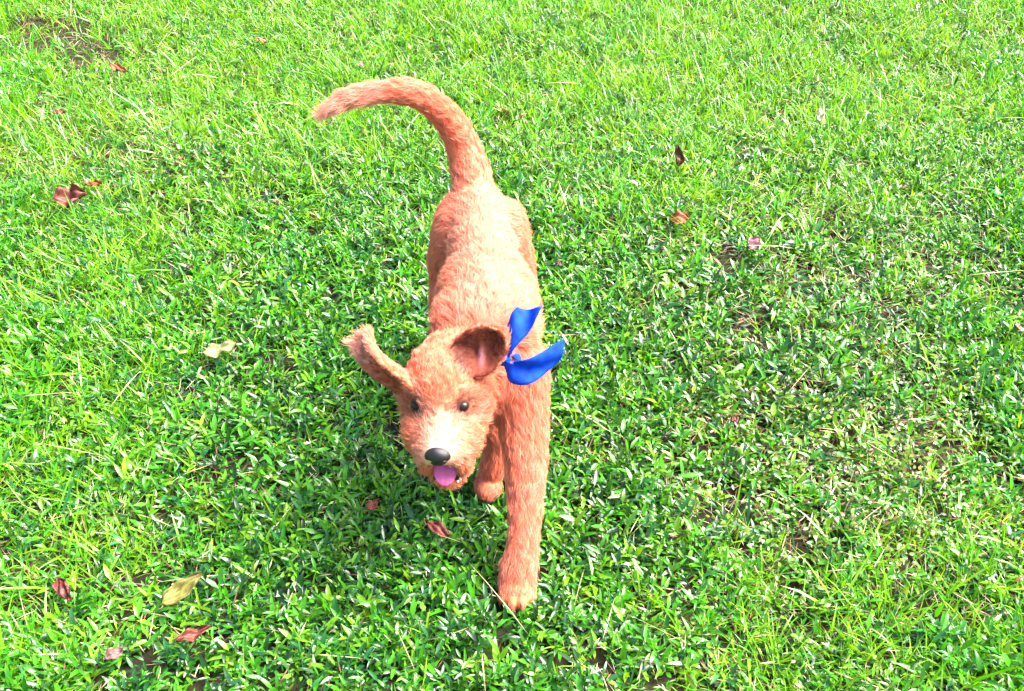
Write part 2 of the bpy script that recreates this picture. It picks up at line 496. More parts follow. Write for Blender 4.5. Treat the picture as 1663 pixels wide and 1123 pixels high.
def build_lawn_around():
    """the same lawn going on all round the strip in view: small patches of it repeated by one scattering object"""
    r = np.random.default_rng(77)
    PAL = np.array([[0.105, 0.265, 0.007], [0.042, 0.215, 0.006], [0.014, 0.100, 0.005], [0.020, 0.125, 0.026]])
    CELL = 0.25
    patches = bpy.data.collections.new('lawn_patches')

    def patch(i, thin):
        batches = []
        n = int(330 * (1 - 0.6 * thin))
        x, y = r.uniform(-CELL / 2, CELL / 2, (2, n)); h = r.uniform(0.012, 0.042, n); az0 = r.uniform(0, 6.28, n)
        ct = PAL[r.choice(4, n, p=[0.2, 0.45, 0.2, 0.15])] * r.uniform(0.75, 1.3, (n, 1)) * (1 + 0.0 * thin)
        for k in range(6):
            fr = (k + 0.6) / 6
            base = np.stack([x + r.normal(0, 0.006, n), y + r.normal(0, 0.006, n), h * fr], 1)
            L = r.uniform(0.018, 0.034, n)
            batches.append(leaf_mesh(base, az0 + k * 2.4 + r.normal(0, 0.35, n), r.normal(0.35 + 0.75 * fr, 0.28, n), L, L * r.uniform(0.22, 0.32, n), r.normal(0.55, 0.35, n),
                                     r.uniform(0.1, 0.5, n), r.normal(0, 0.3, n), ct * r.uniform(0.7, 1.3, (n, 1))))
        n = int(60 + 200 * thin)
        x, y = r.uniform(-CELL / 2, CELL / 2, (2, n)); lean = r.uniform(0, 6.28, n)
        ct = PAL[r.choice(4, n, p=[0.58, 0.30, 0.05, 0.07])] * r.uniform(0.75, 1.3, (n, 1)) * np.array([[1.12, 1.15, 1.0]])
        for k in range(6):
            base = np.stack([x + r.normal(0, 0.008, n), y + r.normal(0, 0.008, n), np.zeros(n)], 1)
            batches.append(leaf_mesh(base, lean + r.normal(0, 1.3, n), r.normal(1.12, 0.22, n), r.uniform(0.03, 0.068, n), r.uniform(0.0024, 0.0044, n), np.abs(r.normal(0.6, 0.45, n)),
                                     r.uniform(0.05, 0.4, n), r.normal(0, 0.5, n), ct * r.uniform(0.8, 1.2, (n, 1)), 'blade'))
        V = np.concatenate([b[0] for b in batches]); C = np.concatenate([b[1] for b in batches])
        off = (np.arange(len(V)) * 8)[:, None, None]
        me = np_mesh('lawn_patch', V.reshape(-1, 3), [(TRI[None] + off).reshape(-1, 3), (QUAD[None] + off).reshape(-1, 4)])
        set_col(me, 'tint', np.repeat(C, 8, 0))
        me.materials.append(M_LEAF)
        patches.objects.link(bpy.data.objects.new('lawn_patch_%d' % i, me))

    for i in range(8): patch(i, 0.15 if i < 4 else 0.95)
    gx, gy = np.meshgrid(np.arange(-7, 7, CELL), np.arange(-2.5, 9.5, CELL), indexing='ij')
    gx, gy = gx.ravel(), gy.ravel()
    inside = np.ones(len(gx), bool)
    for sx in (-1, 1):
        for sy in (-1, 1): inside &= in_view(gx + sx * CELL / 2, gy + sy * CELL / 2, 0.16)
    gx, gy = gx[~inside], gy[~inside]
    n = len(gx)
    me = bpy.data.meshes.new('surrounding_grass')
    me.vertices.add(n)
    me.vertices.foreach_set('co', np.stack([gx, gy, ground_z(gx, gy)], 1).astype(np.float32).ravel())
    thin = maps(gx, gy)[3]
    var = np.where(r.random(n) < thin, 4, 0) + r.integers(0, 4, n)
    a = me.attributes.new('variant', 'INT', 'POINT'); a.data.foreach_set('value', var.astype(np.int32))
    rot = np.zeros((n, 3), np.float32); rot[:, 2] = r.integers(0, 4, n) * math.pi / 2
    a = me.attributes.new('turn', 'FLOAT_VECTOR', 'POINT'); a.data.foreach_set('vector', rot.ravel())
    me.update()
    o = add_obj('surrounding_grass', me, M_LEAF)
    tag(o, 'green lawn going on all round the strip where the puppy runs', 'grass', kind='stuff')
    ng = bpy.data.node_groups.new('scatter_patches', 'GeometryNodeTree')
    ng.interface.new_socket('Geometry', in_out='INPUT', socket_type='NodeSocketGeometry')
    ng.interface.new_socket('Geometry', in_out='OUTPUT', socket_type='NodeSocketGeometry')
    gi = ng.nodes.new('NodeGroupInput'); go = ng.nodes.new('NodeGroupOutput')
    ci = ng.nodes.new('GeometryNodeCollectionInfo'); ci.inputs['Collection'].default_value = patches
    ci.inputs['Separate Children'].default_value = True; ci.inputs['Reset Children'].default_value = True
    ip = ng.nodes.new('GeometryNodeInstanceOnPoints'); ip.inputs['Pick Instance'].default_value = True
    na = ng.nodes.new('GeometryNodeInputNamedAttribute'); na.data_type = 'INT'; na.inputs['Name'].default_value = 'variant'
    nr = ng.nodes.new('GeometryNodeInputNamedAttribute'); nr.data_type = 'FLOAT_VECTOR'; nr.inputs['Name'].default_value = 'turn'
    er = ng.nodes.new('FunctionNodeEulerToRotation')
    lk = ng.links.new
    lk(gi.outputs[0], ip.inputs['Points']); lk(ci.outputs[0], ip.inputs['Instance']); lk(na.outputs['Attribute'], ip.inputs['Instance Index'])
    lk(nr.outputs['Attribute'], er.inputs[0]); lk(er.outputs[0], ip.inputs['Rotation']); lk(ip.outputs[0], go.inputs[0])
    md = o.modifiers.new('scatter', 'NODES'); md.node_group = ng
    print('patches', n)


build_lawn_around()

# ------------------------------------------------------------------ the dog: a signed distance field
# head frame: origin between the eyes, x to the dog's left, f along the muzzle, u up (millimetres)
EYE = np.array([-0.1025, 1.045, 0.312])
yaw, pit, rol = R(6), R(8), R(5)
Fh = norm(np.array([-math.sin(yaw) * math.cos(pit), -math.cos(yaw) * math.cos(pit), -math.sin(pit)]))
Rh = norm(np.cross(np.array([0, 0, 1.0]), -Fh) * -1)
if Rh[0] < 0: Rh = -Rh
Uh = norm(np.cross(Rh, -Fh))
if Uh[2] < 0: Uh = -Uh
Rh, Uh = norm(Rh * math.cos(rol) + Uh * math.sin(rol)), norm(Uh * math.cos(rol) - Rh * math.sin(rol))


def HD(x, f, u):
    return EYE + (Rh * x + Fh * f + Uh * u) * 0.001


def hdir(x, f, u):
    return norm(Rh * x + Fh * f + Uh * u)


# ear frame: across (X), up-and-back (B), up-and-forward (N)
tilt = R(42)
EX = np.array([1.0, 0, 0]); EB = np.array([0, math.sin(tilt), math.cos(tilt)]); EN = np.array([0, -math.cos(tilt), math.sin(tilt)])


def ER(a, b, n):
    return EYE + (EX * a + EB * b + EN * n) * 0.001


APR = np.array([0.82, 0.228, 0.112])      # apricot
RED = np.array([0.58, 0.135, 0.035])      # deeper red
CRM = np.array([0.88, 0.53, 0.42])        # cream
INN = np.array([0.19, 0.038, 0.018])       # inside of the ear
BACK = APR * 0.7 + CRM * 0.3              # paler along the back
GOLD = np.array([0.76, 0.190, 0.062])      # head and paws
PRIMS = []


def cone(a, ra, b, rb, k=0.02, d=None, L=0.020, lift=0.4, col=APR):
    a = np.asarray(a, float); b = np.asarray(b, float)
    PRIMS.append(dict(t='cone', a=a, b=b, ra=ra, rb=rb, k=k, d=norm(b - a) if d is None else norm(np.asarray(d, float)), L=L, lift=lift, col=col))


def ell(c, r, axes=None, k=0.02, d=(0, 1, -0.2), L=0.020, lift=0.4, col=APR):
    ax = np.eye(3) if axes is None else np.array(axes)
    PRIMS.append(dict(t='ell', c=np.asarray(c, float), r=np.asarray(r, float), ax=ax, k=k, d=norm(np.asarray(d, float)), L=L, lift=lift, col=col))


def pts(P, r, k=0.006, d=(0, 0, 1), L=0.008, lift=0.25, col=APR):
    PRIMS.append(dict(t='pts', P=np.asarray(P, float), r=r, k=k, d=norm(np.asarray(d, float)), L=L, lift=lift, col=col))


HAX = np.array([Rh, Fh, Uh])
# --- torso
ell((-0.038, 1.235, 0.292), (0.070, 0.115, 0.092), k=0.03, d=(0, 1, -0.35), L=0.028, lift=0.34, col=BACK)
cone((-0.040, 1.27, 0.318), 0.066, (-0.050, 1.40, 0.334), 0.048, k=0.025, d=(0, 1, -0.3), L=0.027, lift=0.32, col=BACK)
cone((-0.050, 1.40, 0.334), 0.048, (-0.065, 1.515, 0.345), 0.046, k=0.025, d=(0, 1, -0.3), L=0.025, lift=0.3, col=BACK)
ell((-0.034, 1.21, 0.352), (0.045, 0.06, 0.034), k=0.03, d=(0, 1, 0.0), L=0.028, lift=0.38, col=BACK)          # withers
for sx in (-1, 1):
    ell((-0.040 + sx * 0.048, 1.205, 0.335), (0.028, 0.05, 0.042), k=0.02, d=(sx * 0.5, 1, -0.4), L=0.030, lift=0.44)      # shoulder blades
    ell((-0.042 + sx * 0.030, 1.30, 0.300), (0.046, 0.075, 0.070), k=0.02, d=(sx * 0.3, 1, -0.4), L=0.030, lift=0.38)   # ribs
# --- neck
cone(HD(8, -88, -10), 0.046, (-0.042, 1.205, 0.315), 0.060, k=0.03, d=(0.1, 1, 0.2), L=0.031, lift=0.42)
cone(HD(4, -70, -42), 0.040, (-0.040, 1.16, 0.255), 0.060, k=0.03, d=(0, 0.5, -1), L=0.026, lift=0.4)
# --- hind legs
for sx, kx in ((-1, -0.112), (1, 0.014)):
    hx = -0.056 + sx * 0.038
    ell((hx + sx * 0.012, 1.490, 0.290), (0.034, 0.062, 0.074), k=0.03, d=(sx * 0.1, 0.35, -1), L=0.022, lift=0.35)
    cone((hx + sx * 0.012, 1.49, 0.25), 0.042, (kx, 1.45, 0.185), 0.032, k=0.02, d=(0, 0.2, -1), L=0.02)
    cone((kx, 1.45, 0.185), 0.031, (kx, 1.55, 0.105), 0.019, k=0.015, d=(0, 0.3, -1), L=0.018)
    cone((kx, 1.55, 0.105), 0.019, (kx, 1.525, 0.035), 0.019, k=0.012, d=(0, 0, -1), L=0.016)
    ell((kx, 1.505, 0.028), (0.024, 0.034, 0.02), k=0.012, d=(0, -1, -0.3), L=0.010)
# --- tail
TAIL = [(-0.068, 1.535, 0.375, 0.032), (-0.082, 1.572, 0.422, 0.0245), (-0.103, 1.580, 0.474, 0.0205), (-0.134, 1.570, 0.518, 0.0175), (-0.165, 1.560, 0.543, 0.0160),
        (-0.205, 1.553, 0.550, 0.0135), (-0.262, 1.542, 0.546, 0.0095), (-0.302, 1.526, 0.534, 0.0045)]
def catmull(K, m):
    K = np.array(K, float); out = []
    for i in range(len(K) - 1):
        a, b, c, d = K[max(i - 1, 0)], K[i], K[i + 1], K[min(i + 2, len(K) - 1)]
        for f in np.arange(m) / m:
            out.append(0.5 * (2 * b + (c - a) * f + (2 * a - 5 * b + 4 * c - d) * f * f + (3 * b - a - 3 * c + d) * f ** 3))
    return np.array(out + [K[-1]])


TAIL = catmull(TAIL, 3)
for (ax, ay, az_, ar), (bx, by, bz, br) in zip(TAIL[:-1], TAIL[1:]):
    cone((ax, ay, az_), ar, (bx, by, bz), br, k=0.012, L=0.022, lift=0.2, col=APR * 0.96 if bx > -0.27 else RED)
# --- stretched foreleg
FL = [(0.002, 1.170, 0.280, 0.050), (0.016, 1.125, 0.212, 0.036), (0.021, 1.050, 0.140, 0.0245), (0.017, 0.985, 0.080, 0.0190), (0.010, 0.957, 0.050, 0.0225)]
FL = catmull(FL, 4)
for (ax, ay, az_, ar), (bx, by, bz, br) in zip(FL[:-1], FL[1:]):
    cone((ax, ay, az_), ar, (bx, by, bz), br, k=0.008, L=0.020, lift=0.36, col=APR)
ell((0.008, 0.944, 0.034), (0.028, 0.032, 0.020), k=0.012, d=(0, -1, -0.35), L=0.011, lift=0.28, col=APR * 0.5 + RED * 0.5)
for dx, dy in ((-0.019, 0.006), (-0.007, -0.004), (0.007, -0.004), (0.019, 0.006)):
    ell((0.008 + dx, 0.921 + dy, 0.028), (0.0092, 0.015, 0.013), k=0.004, d=(0, -1, -0.4), L=0.007, lift=0.22, col=APR * 0.4 + RED * 0.6)
# --- foreleg swung back under the chest
BL = [(-0.088, 1.185, 0.275, 0.046), (-0.080, 1.215, 0.195, 0.032), (-0.028, 1.185, 0.110, 0.020), (-0.034, 1.160, 0.055, 0.0175)]
BL = catmull(BL, 4)
for (ax, ay, az_, ar), (bx, by, bz, br) in zip(BL[:-1], BL[1:]):
    cone((ax, ay, az_), ar, (bx, by, bz), br, k=0.008, L=0.018, lift=0.34, col=RED * 0.5 + APR * 0.5)
ell((-0.040, 1.148, 0.030), (0.021, 0.030, 0.017), k=0.012, d=(0, -1, -0.3), L=0.010)
# --- head
ell(HD(0, -50, 8), (0.053, 0.062, 0.044), HAX, k=0.02, d=hdir(0, -1, 0.1), L=0.017, lift=0.32, col=GOLD * 0.6 + APR * 0.4)
for s in (-1, 1):
    ell(HD(s * 38, -38, -24), (0.029, 0.042, 0.037), HAX, k=0.02, d=hdir(s * 0.7, -0.6, -0.8), L=0.024, lift=0.38, col=APR * 0.3 + RED * 0.7)
    ell(HD(s * 25, -18, 12), (0.018, 0.018, 0.012), HAX, k=0.014, d=hdir(s * 0.6, -0.5, 0.2), L=0.013, lift=0.36, col=APR * 0.7 + RED * 0.3)   # brow
    ell(HD(3 + s * 19, 46, -37), (0.018, 0.026, 0.020), HAX, k=0.016, d=hdir(s * 0.6, -0.3, -0.8), L=0.017, lift=0.34, col=GOLD * 0.8 + CRM * 0.2)    # flews
    ell(HD(4 + s * 27, 42, -64), (0.013, 0.027, 0.026), HAX, k=0.014, d=hdir(s * 0.4, -0.2, -0.9), L=0.016, lift=0.3, col=RED * 0.6 + APR * 0.4)
    ell(HD(s * 34, 12, -40), (0.024, 0.034, 0.029), HAX, k=0.02, d=hdir(s * 0.7, -0.6, -0.6), L=0.019, lift=0.32, col=GOLD)
cone(HD(0, -10, -18), 0.036, HD(2, 53, -27), 0.0225, k=0.022, d=hdir(0, -1, -0.1), L=0.012, lift=0.3, col=GOLD * 0.5 + CRM * 0.5)  # paler bridge: light fur, with part of its highlight put into the colour
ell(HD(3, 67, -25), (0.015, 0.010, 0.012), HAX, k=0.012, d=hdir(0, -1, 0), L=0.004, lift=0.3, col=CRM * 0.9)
cone(HD(0, -12, -52), 0.030, HD(4, 46, -96), 0.0185, k=0.014, d=hdir(0, 0.1, -1), L=0.014, lift=0.32, col=RED)
ell(HD(5, 55, -97), (0.025, 0.018, 0.010), HAX, k=0.010, d=hdir(0, -0.3, -1), L=0.010, lift=0.12, col=GOLD * 0.85)


OPEN_L = []


def ear_points():
    # dog's left ear: flung open, hollow side forward
    ang = np.linspace(0, 2 * math.pi, 40, endpoint=False)
    P = []
    for rr in np.linspace(0.0, 1.0, 13):
        for a in ang[::1] if rr > 0.3 else ang[::4]:
            ca, sa = math.cos(a), math.sin(a)
            rim = 1.0 + 0.03 * math.sin(5 * a + 0.6) + 0.16 * math.exp(-((((a - 0.6) + math.pi) % (2 * math.pi) - math.pi) / 0.5) ** 2)
            px = 54 + 37 * rr * rim * ca + (3.0 * sa * rr)
            py = 75 + 34 * rr * rim * sa + 5 * ca * rr
            depth = -15 + 31 * rr ** 1.8 + 2.5 * rr * math.sin(4 * a)
            depth += 8 * math.exp(-((px - 59) / 5.0) ** 2) * max(0.0, 1 - rr) - 5 * math.exp(-((px - 47) / 6.0) ** 2) * max(0.0, 1 - rr)
            if ca < 0: depth -= 12 * (-ca) * rr                      # inner side runs into the skull
            if sa < -0.5: depth -= 10 * (-sa - 0.5) * rr
            P.append(ER(px, py, depth))
    right = np.array(P)
    # dog's right ear: swung out sideways, seen almost edge on
    key = catmull([(-40, 30, -16, 28), (-62, 44, -5, 28), (-81, 58, 4, 27), (-95, 72, 8, 25), (-103, 86, 8, 22), (-106, 99, 4, 10)], 8)
    P = []
    n = len(key)
    for i in range(n):
        s = i / (n - 1)
        c, w = key[i, :3], key[i, 3]
        tg = norm(key[min(i + 1, n - 1), :3] - key[max(i - 1, 0), :3])
        e1 = norm(np.array([tg[1], -tg[0], 0.0])); e2 = np.cross(e1, tg)
        if e2[2] < 0: e2 = -e2
        op = norm(-e1 + (0.45 + 0.45 * s) * e2)              # the hollow side opens this way
        arm = norm(np.cross(op, tg))
        if arm[2] < 0: arm = -arm
        for t in np.linspace(-1, 1, 23):
            P.append(ER(*(c + arm * w * 0.72 * t + op * (0.66 * w * t * t - 6.0))))
            OPEN_L.append(EX * op[0] + EB * op[1] + EN * op[2])
    left = np.array(P)
    return right, left


EAR_R, EAR_L = ear_points()
pts(EAR_R, 0.0036, k=0.008, d=EX * 0.5 + EB * 0.4, L=0.014, lift=0.34, col=APR * 0.85 + RED * 0.15)
pts(EAR_L, 0.0034, k=0.008, d=-EX * 0.7 + EB * 0.6, L=0.014, lift=0.34, col=APR * 0.8 + RED * 0.2)


def prim_dist(p, X):
    if p['t'] == 'cone':
        ba = p['b'] - p['a']
        h = np.clip(((X - p['a']) @ ba) / (ba @ ba), 0, 1)
        return np.linalg.norm(X - p['a'] - h[..., None] * ba, axis=-1) - (p['ra'] + (p['rb'] - p['ra']) * h)
    if p['t'] == 'ell':
        q = (X - p['c']) @ p['ax'].T
        k0 = np.linalg.norm(q / p['r'], axis=-1); k1 = np.linalg.norm(q / p['r'] ** 2, axis=-1)
        return k0 * (k0 - 1) / np.maximum(k1, 1e-6)
    flat = X.reshape(-1, 3)
    out = np.full(len(flat), 1e3)
    P = p['P']; P2 = (P * P).sum(1)
    for i in range(0, len(flat), 20000):
        q = flat[i:i + 20000]
        d2 = (q * q).sum(1)[:, None] - 2 * q @ P.T + P2
        out[i:i + 20000] = np.sqrt(np.maximum(d2.min(1), 0))
    return out.reshape(X.shape[:-1]) - p['r']


def prim_box(p):
    m = p['k'] + 0.012
    if p['t'] == 'cone':
        r = max(p['ra'], p['rb'])
        return np.minimum(p['a'], p['b']) - r - m, np.maximum(p['a'], p['b']) + r + m
    if p['t'] == 'ell':
        r = np.sqrt(((p['ax'] * p['r'][:, None]) ** 2).sum(0))
        return p['c'] - r - m, p['c'] + r + m
    return p['P'].min(0) - p['r'] - m, p['P'].max(0) + p['r'] + m


def smin(a, b, k):
    h = np.maximum(k - np.abs(a - b), 0) / k
    return np.minimum(a, b) - h * h * k * 0.25


VOX = 0.0028


def dog_field():
    lo = np.min([prim_box(p)[0] for p in PRIMS], 0); hi = np.max([prim_box(p)[1] for p in PRIMS], 0)
    dims = np.ceil((hi - lo) / VOX).astype(int) + 2
    G = np.full(dims, 0.05, np.float32)
    for p in PRIMS:
        a, b = prim_box(p)
        i0 = np.maximum(((a - lo) / VOX).astype(int), 0); i1 = np.minimum(((b - lo) / VOX).astype(int) + 2, dims)
        ax = [lo[k] + np.arange(i0[k], i1[k]) * VOX for k in range(3)]
        X = np.stack(np.meshgrid(*ax, indexing='ij'), -1)
        sl = tuple(slice(i0[k], i1[k]) for k in range(3))
        G[sl] = smin(G[sl], prim_dist(p, X).astype(np.float32), p['k'])
    # eye sockets
    return G, lo


def surface_nets(G, lo):
    ins = G < 0
    c = np.zeros(np.array(G.shape) - 1, np.uint8)
    for dx in (0, 1):
        for dy in (0, 1):
            for dz in (0, 1):
                c += ins[dx:dx + c.shape[0], dy:dy + c.shape[1], dz:dz + c.shape[2]]
    act = (c > 0) & (c < 8)
    idx = np.full(act.shape, -1, np.int64)
    cells = np.argwhere(act)
    idx[act] = np.arange(len(cells))
    acc = np.zeros((len(cells), 3)); cnt = np.zeros(len(cells))
    cor = [np.array(v) for v in [(0, 0, 0), (1, 0, 0), (0, 1, 0), (1, 1, 0), (0, 0, 1), (1, 0, 1), (0, 1, 1), (1, 1, 1)]]
    for i in range(8):
        for j in range(i + 1, 8):
            if np.abs(cor[i] - cor[j]).sum() != 1: continue
            A = cells + cor[i]; B = cells + cor[j]
            ga = G[A[:, 0], A[:, 1], A[:, 2]]; gb = G[B[:, 0], B[:, 1], B[:, 2]]
            m = (ga < 0) != (gb < 0)
            t = ga[m] / (ga[m] - gb[m])
            acc[m] += cor[i] + (cor[j] - cor[i]) * t[:, None]; cnt[m] += 1
    V = lo + (cells + acc / cnt[:, None]) * VOX
    Fs = []
    for axis in range(3):
        o1, o2 = [(1, 2), (2, 0), (0, 1)][axis]
        sh = np.array(G.shape)
        sA = [slice(1, -1)] * 3; sB = [slice(1, -1)] * 3
        sA[axis] = slice(0, -1); sB[axis] = slice(1, None)
        a = ins[tuple(sA)]; b = ins[tuple(sB)]
        e = np.argwhere(a != b)
        base = np.ones(3, int); base[axis] = 0
        P = e + base
        flip = a[a != b]
        d1 = np.zeros(3, int); d1[o1] = 1
        d2 = np.zeros(3, int); d2[o2] = 1
        q = [P - d1 - d2, P - d2, P, P - d1]
        ids = np.stack([idx[x[:, 0], x[:, 1], x[:, 2]] for x in q], 1)
        ids[~flip] = ids[~flip][:, ::-1]
        ids = ids[(ids >= 0).all(1)]
        Fs.append(ids)
    return V, np.concatenate(Fs)


G, lo = dog_field()
DV, DF = surface_nets(G, lo)
print('dog surface', len(DV), len(DF), round(time.time() - T0, 1), 's')


def vert_normals(V, F):
    n = np.zeros_like(V)
    fn = np.cross(V[F[:, 2]] - V[F[:, 0]], V[F[:, 3]] - V[F[:, 1]])
    for k in range(4):
        np.add.at(n, F[:, k], fn)
    return norm(n)


DN = vert_normals(DV, DF)
if (DN * (DV - DV.mean(0))).sum() < 0:
    DF = DF[:, ::-1].copy(); DN = -DN

# blend comb direction, length, lift and colour from the nearest volumes
W = np.zeros((len(DV), 1)); D_ = np.zeros((len(DV), 3)); L_ = np.zeros(len(DV)); LI = np.zeros(len(DV)); C_ = np.zeros((len(DV), 3))
for p in PRIMS:
    a, b = prim_box(p)
    m = np.where(((DV > a - 0.02) & (DV < b + 0.02)).all(1))[0]
    if not len(m): continue
    w = np.exp(-np.maximum(prim_dist(p, DV[m]), 0) / 0.009) + 1e-6
    W[m, 0] += w; D_[m] += w[:, None] * p['d']; L_[m] += w * p['L']; LI[m] += w * p['lift']; C_[m] += w[:, None] * p['col']
D_ = norm(D_); L_ /= W[:, 0]; LI /= W[:, 0]; C_ /= W

hd = (DV - EYE) @ HAX.T * 1000                        # head coordinates in mm
# the coat parts along the spine and falls to both sides
sp = np.exp(-((DV[:, 2] - 0.33) / 0.09) ** 2) * ((DV[:, 1] > 1.22) & (DV[:, 1] < 1.56) & (DV[:, 2] > 0.22))
D_[:, 0] += sp * np.clip((DV[:, 0] + 0.045) / 0.05, -1, 1) * 0.75
# hollow of the open ear
ne = (DV - EYE)
ea, eb, en = ne @ EX * 1000, ne @ EB * 1000, ne @ EN * 1000
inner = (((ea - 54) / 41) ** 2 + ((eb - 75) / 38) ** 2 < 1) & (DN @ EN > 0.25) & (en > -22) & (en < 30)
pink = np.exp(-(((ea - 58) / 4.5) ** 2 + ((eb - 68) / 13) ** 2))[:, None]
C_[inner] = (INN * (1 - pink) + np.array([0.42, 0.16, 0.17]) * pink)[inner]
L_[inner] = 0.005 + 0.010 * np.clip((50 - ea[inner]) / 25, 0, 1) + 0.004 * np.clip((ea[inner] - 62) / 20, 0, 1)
kd = KDTree(len(EAR_L))
for i, q in enumerate(EAR_L): kd.insert(q, i)
kd.balance()
for i in np.where((ea < -48) & (eb > 15))[0]:
    _, k, dist = kd.find(DV[i])
    if dist < 0.007 and DN[i] @ OPEN_L[k] > 0.15:
        g = min(1.0, max(0.0, (-ea[i] - 62) / 45)); C_[i] = RED * 0.5 * (1 - g) + APR * 0.7 * g; L_[i] = 0.009
tipk = np.clip((-ea - 92) / 18, 0, 1) * (eb > 60)
L_ *= 1 + 0.7 * tipk
C_ = C_ * (1 - 0.45 * tipk[:, None]) + CRM * 0.45 * tipk[:, None]
# bare patches round the eyes, nose and lips
eye_l, eye_r = HD(-32, 6, 4), HD(32, 6, 4)
de = np.minimum(np.linalg.norm(DV - eye_l, axis=1), np.linalg.norm(DV - eye_r, axis=1))
L_ *= np.clip((de - 0.0100) / 0.008, 0.12, 1)
rimk = np.exp(-(de / 0.0178) ** 5)[:, None]
C_ = C_ * (1 - rimk) + np.array([0.06, 0.018, 0.014]) * rimk
dn = np.linalg.norm(DV - HD(4, 75, -25), axis=1)
L_ *= np.clip((dn - 0.0165) / 0.006, 0, 1)
mouth = (hd[:, 1] > -5) & (np.abs(hd[:, 0] - 4) < 19) & (((DN @ Uh < -0.35) & (hd[:, 2] > -70) & (hd[:, 2] < -42)) | ((DN @ Uh > 0.2) & (hd[:, 2] < -58) & (hd[:, 1] < 66)))
L_[mouth] = 0
C_[mouth] = np.array([0.07, 0.015, 0.018])

dog = bpy.data.objects.new('dog', None)
COL.objects.link(dog)
dog.location = (0.006, 0.94, 0.0)
tag(dog, 'apricot wavy-coated puppy bounding over the lawn with tail curled up and tongue out', 'dog')
OFF = np.array(dog.location)
me = np_mesh('body', DV - OFF, [DF])
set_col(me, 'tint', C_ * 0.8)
body = add_obj('body', me, M_SKIN, dog)

